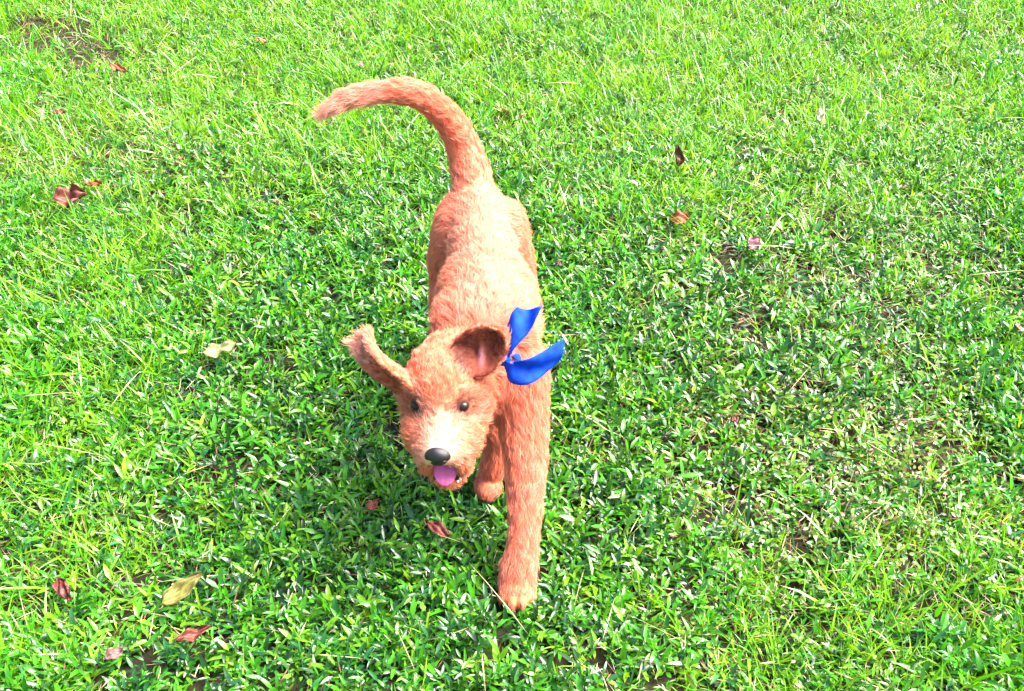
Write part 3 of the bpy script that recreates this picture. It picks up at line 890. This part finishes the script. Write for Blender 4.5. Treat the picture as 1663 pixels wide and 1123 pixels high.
# ------------------------------------------------------------------ fur strands
def build_fur(n_strands):
    tri = np.concatenate([DF[:, [0, 1, 2]], DF[:, [0, 2, 3]]])
    A, B, Cc = DV[tri[:, 0]], DV[tri[:, 1]], DV[tri[:, 2]]
    ar = np.linalg.norm(np.cross(B - A, Cc - A), axis=1)
    Lt = L_[tri].mean(1)
    wt = ar * (Lt > 0.0015) * (0.6 + 0.4 * (0.02 / np.maximum(Lt, 0.006)))
    ch = rng.choice(len(tri), n_strands, p=wt / wt.sum())
    u = rng.random(n_strands); v = rng.random(n_strands)
    f = u + v > 1; u[f] = 1 - u[f]; v[f] = 1 - v[f]
    b = np.stack([1 - u - v, u, v], 1)[..., None]
    T = tri[ch]
    mixd = lambda Q: (Q[T] * b).sum(1)
    P = mixd(DV); Nn = norm(mixd(DN)); D = mixd(D_); C = mixd(C_)
    L = (L_[T] * b[..., 0]).sum(1); li = (LI[T] * b[..., 0]).sum(1)
    # clumps: every strand leans to the lock it belongs to
    nc = n_strands // 28
    seeds = rng.choice(n_strands, nc, replace=False)
    kd = KDTree(nc)
    for i, s in enumerate(seeds): kd.insert(P[s], i)
    kd.balance()
    near = np.array([kd.find(p)[1] for p in P])
    sid = seeds[near]
    wob = rng.normal(0, 1, (nc, 3))[near]
    lenk = np.clip(rng.normal(1, 0.1, nc), 0.6, 1.4)[near]
    q = P * 150.0
    flow = np.stack([np.sin(q @ np.array(a) + b) + 0.6 * np.sin(q @ np.array(c) + d) for a, b, c, d in
                     (((0.9, 0.7, 0.5), 0.3, (-1.7, 1.2, 0.9), 1.0), ((0.6, -0.9, 0.8), 2.1, (1.4, 1.5, -1.1), 4.0), ((-0.8, 0.6, 0.9), 4.4, (1.1, -1.3, 1.6), 2.0))], 1)
    Dt = D + 0.16 * flow + 0.06 * wob + 0.12 * rng.normal(0, 1, (n_strands, 3))
    Dt = norm(Dt - Nn * (Dt * Nn).sum(1)[:, None])
    lift = np.clip(li + rng.normal(0, 0.10, n_strands) + 0.05 * rng.normal(0, 1, nc)[near], 0.08, 0.9)
    L = L * lenk * rng.uniform(0.5, 1.2, n_strands)
    side = np.cross(Nn, Dt)
    ph = rng.uniform(0, 6.28, nc)[near] + rng.normal(0, 0.35, n_strands)
    K = 6
    out = np.zeros((n_strands, K, 3)); pos = P - Nn * 0.001
    out[:, 0] = pos
    for k in range(1, K):
        s = k / (K - 1)
        lf = lift * (1 - 0.75 * s)
        d = norm(Nn * lf[:, None] + Dt * (1 - lf)[:, None] + np.array([0, 0, -0.22]) * s + side * (0.42 * np.sin(ph + s * 5.0))[:, None])
        pos = pos + d * (L / (K - 1))[:, None]
        out[:, k] = pos
    s = np.linspace(0, 1, K)[None, :, None]
    gather = out[sid]
    out = out + (gather - out) * (0.28 * s ** 1.5) * (np.linalg.norm(P[sid] - P, axis=1) < 0.022)[:, None, None]
    cv = bpy.data.hair_curves.new('fur')
    cv.add_curves([K] * n_strands)
    cv.attributes['position'].data.foreach_set('vector', (out - OFF).astype(np.float32).ravel())
    rad = np.array([0.00024, 0.00024, 0.00022, 0.00018, 0.00013, 0.00005], np.float32)
    ra = cv.attributes.get('radius') or cv.attributes.new('radius', 'FLOAT', 'POINT')
    ra.data.foreach_set('value', np.tile(rad, n_strands))
    cl = np.clip(rng.normal(1, 0.08, nc), 0.55, 1.4)[near][:, None]
    col = C * cl * rng.uniform(0.7, 1.25, (n_strands, 1))
    pale = np.clip(rng.normal(0.16, 0.07, nc)[near] + rng.normal(0, 0.13, n_strands), 0, 0.65) * np.clip((C[:, 0] - 0.15) / 0.4, 0, 1)
    t = np.linspace(0, 1, K)[None, :, None]
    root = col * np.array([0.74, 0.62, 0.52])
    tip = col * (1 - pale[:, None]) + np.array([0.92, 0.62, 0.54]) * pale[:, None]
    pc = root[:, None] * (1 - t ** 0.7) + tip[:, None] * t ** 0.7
    pc = np.concatenate([np.clip(pc, 0.008, 0.92), np.ones((n_strands, K, 1))], 2)
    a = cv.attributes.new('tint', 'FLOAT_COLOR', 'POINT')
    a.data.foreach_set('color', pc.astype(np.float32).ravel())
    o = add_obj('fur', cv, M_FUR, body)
    print('fur', n_strands, round(time.time() - T0, 1), 's')
    return o


build_fur(330000)

# ------------------------------------------------------------------ eyes, nose, tongue
def ellipsoid_mesh(name, c, axes, r, nu=20, nv=14, warp=None):
    """axes rows: local directions; returns mesh in dog space"""
    V = []; F = []
    th = np.linspace(0, math.pi, nv + 1); ph = np.linspace(0, 2 * math.pi, nu, endpoint=False)
    T, Ph = np.meshgrid(th, ph, indexing='ij')
    q = np.stack([np.sin(T) * np.cos(Ph), np.sin(T) * np.sin(Ph), np.cos(T)], -1)
    if warp is not None: q = warp(q)
    V = (np.asarray(c) + (q * np.asarray(r)) @ np.asarray(axes) - OFF).reshape(-1, 3)
    I = np.arange((nv + 1) * nu).reshape(nv + 1, nu)
    F = np.stack([I[:-1], I[1:], np.roll(I, -1, 1)[1:], np.roll(I, -1, 1)[:-1]], -1).reshape(-1, 4)
    return np_mesh(name, V, [F])


for s in (-1, 1):
    add_obj('eye', ellipsoid_mesh('eye', HD(s * 32, 2, 2), HAX, (0.0105, 0.0095, 0.0082)), M_EYE, dog)


def nose_warp(q):
    q = q.copy()
    x, f, u = q[..., 0], q[..., 1], q[..., 2]
    q[..., 0] = x * (1.0 - 0.42 * np.clip(-u, 0, 1))
    for s in (-1, 1):                                   # nostrils
        d = (x - s * 0.52) ** 2 + (u + 0.12) ** 2
        q[..., 1] -= 0.45 * np.exp(-d / 0.05) * (f > 0)
    q[..., 1] -= 0.12 * np.exp(-(x / 0.08) ** 2) * (f > 0) * (u < 0.1)
    return q


add_obj('nose', ellipsoid_mesh('nose', HD(4, 72, -24), HAX, (0.0190, 0.0135, 0.0165), 48, 32, nose_warp), M_NOSE, dog)


def tongue_mesh():
    nu, nv = 14, 11
    top = []; bot = []
    for i in range(nu):
        t = i / (nu - 1)
        f = 8 + 70 * t
        u = -62 - 14 * t - 11 * t ** 3
        w = 18 * (1 if t < 0.72 else math.sqrt(max(0, 1 - ((t - 0.72) / 0.285) ** 2)))
        for j in range(nv):
            a = -1 + 2 * j / (nv - 1)
            du = -1.3 * math.exp(-(a / 0.10) ** 2) + 2.6 * a * a * (1 - t ** 4) - 1 + 6 * (1 - t) * t
            th = 3.4 * math.sqrt(max(0, 1 - a * a)) * (1 - 0.5 * t)
            top.append(HD(5 + w * a, f, u + du + th)); bot.append(HD(5 + w * a, f, u + du - th))
    V = np.array(top + bot) - OFF
    I = np.arange(nu * nv).reshape(nu, nv)
    q = np.stack([I[:-1, :-1], I[1:, :-1], I[1:, 1:], I[:-1, 1:]], -1).reshape(-1, 4)
    q2 = q[:, ::-1] + nu * nv
    rim = np.concatenate([I[:, 0], I[-1, 1:], I[::-1, -1][1:], I[0, ::-1][1:-1]])
    r2 = np.roll(rim, -1)
    side = np.stack([rim, rim + nu * nv, r2 + nu * nv, r2], 1)
    return np_mesh('tongue', V, [q, q2, side])


add_obj('tongue', tongue_mesh(), M_TONGUE, dog)
for x, f, h in ((20, 63, 4), (17, 67, 3)):
    def tw(q): return q * np.stack([1 - 0.6 * np.clip(q[..., 2], 0, 1)] * 2 + [np.ones(q.shape[:2])], -1)
    add_obj('tooth', ellipsoid_mesh('tooth', HD(x + 5, f, -91), HAX, (0.0022, 0.0022, h * 0.001), 10, 8, tw), M_TOOTH, dog)
for dx, dy in ((-0.019, 0.006), (-0.007, -0.004), (0.007, -0.004), (0.019, 0.006)):
    add_obj('claw', ellipsoid_mesh('claw', (0.008 + dx, 0.907 + dy, 0.020), np.array([[1, 0, 0], [0, -0.85, -0.5], [0, 0.5, -0.85]]), (0.0028, 0.0075, 0.003), 10, 8), M_CLAW, dog)

# ------------------------------------------------------------------ blue ribbon tied round the neck
def ribbon_material():
    m, nt = new_mat('blue_cloth')
    N = nt.nodes
    tc = N.new('ShaderNodeTexCoord')
    w = N.new('ShaderNodeTexNoise'); w.inputs['Scale'].default_value = 90; w.inputs['Detail'].default_value = 4
    nt.links.new(tc.outputs['Object'], w.inputs['Vector'])
    cr = N.new('ShaderNodeValToRGB')
    cr.color_ramp.elements[0].position = 0.3; cr.color_ramp.elements[0].color = (0.0, 0.018, 0.26, 1)
    cr.color_ramp.elements[1].position = 0.75; cr.color_ramp.elements[1].color = (0.0, 0.050, 0.48, 1)
    nt.links.new(w.outputs['Fac'], cr.inputs['Fac'])
    p = N.new('ShaderNodeBsdfPrincipled'); p.inputs['Roughness'].default_value = 0.75; p.inputs['Specular IOR Level'].default_value = 0.15
    nt.links.new(cr.outputs['Color'], p.inputs['Base Color'])
    wv = N.new('ShaderNodeTexNoise'); wv.inputs['Scale'].default_value = 700
    nt.links.new(tc.outputs['Object'], wv.inputs['Vector'])
    bp = N.new('ShaderNodeBump'); bp.inputs['Strength'].default_value = 0.35; bp.inputs['Distance'].default_value = 0.001
    nt.links.new(wv.outputs['Fac'], bp.inputs['Height']); nt.links.new(bp.outputs[0], p.inputs['Normal'])
    o = N.new('ShaderNodeOutputMaterial'); nt.links.new(p.outputs[0], o.inputs['Surface'])
    return m


M_RIB = ribbon_material()
KNOT = ER(92, 64, 4)
bow = bpy.data.objects.new('ribbon', None)
COL.objects.link(bow)
bow.location = KNOT
tag(bow, 'bright blue frayed cloth ribbon tied round the puppy\'s neck with two loose tails', 'ribbon')


def ribbon_tail(name, key, width, fold, seed):
    """key: centre line points; width: widths (m) along it; a thin folded cloth strip with frayed rim"""
    r = np.random.default_rng(seed)
    key = np.array(key, float); width = np.array(width, float)
    n, mN = 28, 9
    g = []
    for i in range(n):
        q = i / (n - 1) * (len(key) - 1); k = min(int(q), len(key) - 2); f = q - k
        k0, k1, k2, k3 = key[max(k - 1, 0)], key[k], key[k + 1], key[min(k + 2, len(key) - 1)]
        c = 0.5 * ((2 * k1) + (-k0 + k2) * f + (2 * k0 - 5 * k1 + 4 * k2 - k3) * f * f + (-k0 + 3 * k1 - 3 * k2 + k3) * f ** 3)
        g.append((c, width[k] * (1 - f) + width[k + 1] * f))
    top = []; 
    for i in range(n):
        tg = norm(g[min(i + 1, n - 1)][0] - g[max(i - 1, 0)][0])
        wd = norm(fold - tg * np.dot(tg, fold)); nn = np.cross(tg, wd)
        for j in range(mN):
            a = -1 + 2 * j / (mN - 1)
            s = i / (n - 1)
            ripple = 0.0035 * math.sin(2.2 * a + 5 * s + seed) + 0.003 * math.sin(9 * s + 3 * a)
            slant = 0.010 * a * s ** 6
            top.append(g[i][0] + wd * g[i][1] * 0.5 * a + nn * ripple * min(1, 2 * s) + tg * slant)
    top = np.array(top)
    I = np.arange(n * mN).reshape(n, mN)
    q = np.stack([I[:-1, :-1], I[1:, :-1], I[1:, 1:], I[:-1, 1:]], -1).reshape(-1, 4)
    nrm = vert_normals(top, q)
    V = np.concatenate([top + nrm * 0.0005, top - nrm * 0.0005])
    rim = np.concatenate([I[:, 0], I[-1, 1:], I[::-1, -1][1:], I[0, ::-1][1:-1]]); r2 = np.roll(rim, -1)
    side = np.stack([rim, rim + n * mN, r2 + n * mN, r2], 1)
    o = add_obj(name, np_mesh(name, V - KNOT, [q, q[:, ::-1] + n * mN, side]), M_RIB, bow)
    # frayed threads along the free rims
    lines = []
    for e, inn in ((I[3:, 0], I[3:, 1]), (I[3:, -1], I[3:, -2]), (I[-1], I[-2])):
        for _ in range(55):
            t = r.random() * (len(e) - 1); k = int(t); f = t - k
            a = top[e[k]] * (1 - f) + top[e[k + 1]] * f
            dr = norm(a - top[inn[k]])
            lines.append((a - dr * 0.001, norm(dr + r.normal(0, 0.4, 3)), r.uniform(0.0015, 0.0055)))
    P = np.array([l[0] for l in lines]); D = np.array([l[1] for l in lines]); Ln = np.array([l[2] for l in lines])
    sd = norm(np.cross(D, r.normal(0, 1, D.shape))); s2 = np.cross(D, sd); wv = 0.0003
    ring = [P + (sd * math.cos(a) + s2 * math.sin(a)) * wv for a in (0, 2.1, 4.2)]
    V = np.stack(ring + [P + D * Ln[:, None]], 1).reshape(-1, 3)
    base = (np.arange(len(P)) * 4)[:, None, None]
    T = np.array([[0, 1, 3], [1, 2, 3], [2, 0, 3], [0, 2, 1]])
    fr = add_obj('frayed_edge', np_mesh('frayed_edge', V - KNOT, [(T[None] + base).reshape(-1, 3)], False), M_RIB, o)
    return o


ribbon_tail('ribbon_tail', [ER(93, 66, 6), ER(98, 84, 12), ER(108, 106, 16), ER(118, 122, 16), ER(129, 138, 14)], [0.008, 0.019, 0.031, 0.035, 0.030], EX * 0.95 - EB * 0.35 + EN * 0.35, 3)
ribbon_tail('ribbon_tail', [ER(91, 62, 6), ER(101, 47, 14), ER(120, 48, 18), ER(144, 58, 18), ER(174, 78, 12)], [0.016, 0.032, 0.037, 0.035, 0.028], EB * 0.9 + EX * -0.2 + EN * 0.4, 8)


def knot_mesh():
    def w(q):
        q = q.copy()
        r = 1 + 0.12 * np.sin(7 * q[..., 0] + 3 * q[..., 2]) + 0.1 * np.sin(9 * q[..., 1])
        return q * r[..., None]
    m = ellipsoid_mesh('knot', KNOT, np.array([EX, EB, EN]), (0.0085, 0.010, 0.008), 24, 16, w)
    V = np.array([v.co for v in m.vertices]) + OFF - KNOT
    m.vertices.foreach_set('co', V.astype(np.float32).ravel()); m.update()
    return m


add_obj('knot', knot_mesh(), M_RIB, bow)


def neck_band():
    # a strip that lies round the neck, mostly hidden in the coat
    c = np.array([-0.064, 1.168, 0.300]); axis = norm(np.array([0.30, 0.85, 0.10]))
    e1 = norm(np.cross(axis, [0, 0, 1.0])); e2 = np.cross(axis, e1)
    n = 64; V = []
    for i in range(n):
        a = 2 * math.pi * i / n
        d = e1 * math.cos(a) + e2 * math.sin(a)
        # march from outside to the body surface
        for rr in np.arange(0.085, 0.03, -0.001):
            p = c + d * rr
            k = np.round((p - lo) / VOX).astype(int)
            if (k >= 0).all() and (k < G.shape).all() and G[tuple(k)] < (0.002 if d[0] > 0.55 else -0.004): break
        for off, w in ((0, -0.008), (0, 0.008), (0.001, 0.008), (0.001, -0.008)):
            V.append(c + d * (rr + off) + axis * w)
    V = np.array(V)
    I = np.arange(n * 4).reshape(n, 4)
    F = []
    for j in range(4):
        k = (j + 1) % 4
        F.append(np.stack([I[:, j], np.roll(I[:, j], -1), np.roll(I[:, k], -1), I[:, k]], 1))
    add_obj('neck_band', np_mesh('neck_band', V - KNOT, [np.concatenate(F)]), M_RIB, bow)


neck_band()

# ------------------------------------------------------------------ fallen leaves
def fallen_leaf(x, y, length, width, az, pitch, roll_, curl, bendl, color, label, z=0.042, edge=None, crumple=0.004, seed=0, stem=0.3):
    r = np.random.default_rng(500 + seed)
    nu, nv = 18, 11
    V = []; C = []
    ph = r.uniform(0, 6.28, 6)
    color = np.array(color) * 0.6; edge = color * 0.55 if edge is None else np.array(edge)
    for i in range(nu):
        t = i / (nu - 1)
        w = width * 0.5 * (math.sin(math.pi * t ** 0.8) ** 0.75) * (1 + 0.07 * math.sin(17 * t + ph[0]))
        w = max(w, width * 0.015)
        for j in range(nv):
            a = -1 + 2 * j / (nv - 1)
            ang = curl * a * (0.7 + 0.5 * t)                      # roll up across the width
            if abs(curl) > 0.05:
                rr = w / (abs(curl) * (0.7 + 0.5 * t)); yy = rr * math.sin(abs(ang)) * np.sign(a); zz = rr * (1 - math.cos(ang)) * np.sign(curl)
            else:
                yy = w * a; zz = 0
            th = bendl * (t - 0.5)
            xx = length * (t - 0.5)
            zb = length * 0.5 * bendl * (t - 0.5) ** 2 * 2
            vein = -0.0010 * abs(math.sin(math.pi * (7 * t - 2.2 * abs(a)))) * (1 - abs(a) * 0.5)
            cr = crumple * (math.sin(9 * t + ph[1] + 3 * a) * math.cos(4 * a + ph[2]) + 0.6 * math.sin(15 * t + ph[3]) * a)
            rib = 0.0012 * math.exp(-(a / 0.12) ** 2)
            V.append((xx, yy, zz + zb + cr + vein + rib))
            e = min(1, abs(a) ** 4 + (t ** 10) + r.random() * 0.25)
            cc = color * (1 - e * 0.7) + edge * e * 0.7
            if abs(a) < 0.12: cc = cc * 1.25
            C.append(cc * r.uniform(0.7, 1.2) * (0.55 if math.sin(11 * t + ph[1]) * math.cos(5 * a + ph[3]) > 0.72 else 1))
    V = np.array(V); C = np.array(C)
    I = np.arange(nu * nv).reshape(nu, nv)
    q = np.stack([I[:-1, :-1], I[1:, :-1], I[1:, 1:], I[:-1, 1:]], -1).reshape(-1, 4)
    nrm = vert_normals(V, q)
    VV = np.concatenate([V + nrm * 0.00025, V - nrm * 0.00025]); CC = np.concatenate([C, C * 0.9])
    rim = np.concatenate([I[:, 0], I[-1, 1:], I[::-1, -1][1:], I[0, ::-1][1:-1]]); r2 = np.roll(rim, -1)
    side = np.stack([rim, rim + nu * nv, r2 + nu * nv, r2], 1)
    faces = [q, q[:, ::-1] + nu * nv, side]
    # leaf stalk
    st = []
    base = V[I[0, nv // 2]]
    for k in range(6):
        s = k / 5
        c = base + np.array([-length * stem * s, 0.004 * math.sin(2 * s + ph[4]), 0.003 * s + 0.006 * s * s * math.sin(ph[5])])
        for a in range(5):
            st.append(c + np.array([0, math.cos(a * 1.2566), math.sin(a * 1.2566)]) * (0.0011 - 0.0004 * s))
    J = np.arange(30).reshape(6, 5) + len(VV)
    sf = np.stack([J[:-1], np.roll(J, -1, 1)[:-1], np.roll(J, -1, 1)[1:], J[1:]], -1).reshape(-1, 4)
    VV = np.concatenate([VV, st]); CC = np.concatenate([CC, np.tile(color * 0.7 + 0.03, (30, 1))])
    me = np_mesh('fallen_leaf', VV, faces + [sf])
    set_col(me, 'tint', CC)
    o = add_obj('fallen_leaf', me, M_DEAD)
    o.rotation_euler = (roll_, pitch, az)
    o.location = (x, y, float(ground_z(x, y)) + z)
    tag(o, label, 'leaf', 'fallen leaves on the lawn')
    return o


OR, RB, DK, PU, PA, YG, OL, TN = (0.42, 0.13, 0.045), (0.26, 0.065, 0.045), (0.10, 0.035, 0.025), (0.27, 0.12, 0.13), (0.62, 0.56, 0.36), (0.36, 0.40, 0.11), (0.27, 0.24, 0.05), (0.5, 0.33, 0.13)
LEAVES = [
    # x, y, length, width, az, pitch, roll, curl, bend, colour, label
    (-1.135, 2.741, 0.066, 0.030, -0.45, 0.1, 0.3, 1.0, 0.5, OR, 'orange-brown leaf bent at one end, between the bare patch and the puppy\'s tail'),
    (-1.034, 2.030, 0.072, 0.066, 0.3, -0.15, 0.45, 1.25, 0.35, RB, 'large dark red curled leaf with a yellow stalk, beside a small orange leaf'),
    (-1.000, 2.088, 0.040, 0.018, 0.15, 0.0, 0.3, 0.9, 0.9, OR, 'small arched orange leaf touching the large dark red curled leaf'),
    (-1.220, 2.474, 0.034, 0.020, 0.2, 0.1, 0.2, 0.9, 0.3, RB, 'small reddish brown leaf half sunk in thin grass below the bare patch'),
    (-1.312, 2.591, 0.020, 0.014, 1.2, 0.3, 0.2, 0.8, 0.2, DK, 'tiny dark brown leaf scrap standing up between grass blades'),
    (-0.821, 2.208, 0.024, 0.016, 1.4, 0.5, 0.2, 0.7, 0.2, OR, 'tiny upright orange leaf tip alone in bright grass'),
    (0.405, 2.181, 0.052, 0.040, 1.85, -1.0, 0.0, 2.0, 0.1, (0.20, 0.09, 0.05), 'dark brown leaf rolled into an upright tube'),
    (0.384, 1.935, 0.050, 0.036, 0.1, 0.0, 0.55, 0.9, -0.3, OR, 'rusty orange folded leaf with pointed corners near the rolled brown leaf'),
    (0.530, 1.832, 0.044, 0.030, 0.75, -0.1, 0.35, 0.25, 0.1, PU, 'flat oval purplish pink leaf lying on the grass'),
    (0.811, 2.421, 0.050, 0.020, 1.3, -0.5, 0.3, 0.6, 0.3, PA, 'pale whitish leaf standing in the far bright grass'),
    (-0.564, 1.483, 0.064, 0.032, 0.45, -0.1, 0.2, 0.5, 0.25, (0.40, 0.42, 0.16), 'pale yellow-green leaf lying beside the puppy\'s raised ear'),
    (-0.496, 0.923, 0.070, 0.030, 0.75, -0.2, 0.45, 0.7, 0.2, OL, 'olive-yellow folded leaf with lengthwise veins on the near grass'),
    (-0.458, 0.841, 0.050, 0.020, 0.5, 0.0, 0.3, 1.0, 0.3, RB, 'crumpled red leaf in the grass just below the olive-yellow leaf'),
    (-0.563, 0.810, 0.028, 0.022, 0.9, 0.2, 0.2, 0.8, 0.3, (0.22, 0.1, 0.09), 'crumpled greyish brown leaf scrap near the crumpled red leaf'),
    (-0.673, 0.921, 0.046, 0.024, -0.9, 0.1, 0.3, 1.1, 0.2, (0.17, 0.03, 0.02), 'dark red leaf sunk deep among broad green leaves'),
    (-0.230, 1.097, 0.026, 0.018, 0.9, 0.2, 0.3, 0.8, 0.2, (0.33, 0.07, 0.035), 'small brick-red leaf scrap in the shade beside the puppy\'s head'),
    (-0.115, 1.036, 0.048, 0.022, -0.65, 0.0, 0.3, 0.9, 0.5, (0.45, 0.12, 0.09), 'pinkish red leaf in the grass under the puppy\'s chin'),
    (0.101, 1.771, 0.030, 0.018, 1.5, 0.4, 0.2, 1.2, 0.2, (0.13, 0.04, 0.03), 'small dark maroon leaf beside the puppy\'s flank'),
    (-0.758, 2.935, 0.045, 0.022, -0.3, 0.1, 0.3, 0.7, 0.4, TN, 'tan yellow leaf in the long grass behind the puppy\'s tail'),
    (-0.438, 2.749, 0.022, 0.018, 0.2, 0.2, 0.3, 0.5, 0.2, (0.5, 0.3, 0.2), 'tiny pale tan leaf scrap just behind the puppy\'s tail'),
    (-0.693, 1.765, 0.016, 0.013, 0.4, 0.4, 0.1, 0.7, 0.1, DK, 'tiny near-black leaf scrap in the open lawn'),
    (1.010, 1.555, 0.032, 0.026, 1.2, 0.4, 0.3, 0.6, 0.2, (0.5, 0.24, 0.19), 'pinkish tan leaf propped among sparse dry grass'),
    (0.397, 1.292, 0.026, 0.014, 1.7, 0.4, 0.1, 0.9, 0.2, RB, 'thin reddish brown leaf scrap above the weedy patch'),
    (1.516, 3.270, 0.040, 0.024, 0.2, 0.1, 0.2, 0.7, 0.2, (0.42, 0.16, 0.1), 'reddish tan leaf at the far edge of the bright grass'),
    (-0.019, 2.456, 0.040, 0.006, -0.9, 0.1, 0.1, 0.5, 0.2, (0.62, 0.40, 0.05), 'narrow golden-yellow dry blade behind the puppy\'s rump'),
]
for i, a in enumerate(LEAVES):
    fallen_leaf(*a, seed=i, z=0.064 if a[5] < -0.4 else (0.046 if a[1] < 2.0 else 0.052), stem=0.12, crumple=0.004 if a[2] < 0.04 else (0.0065 if a[3] < 0.06 else 0.013))

print('done', round(time.time() - T0, 1), 's')
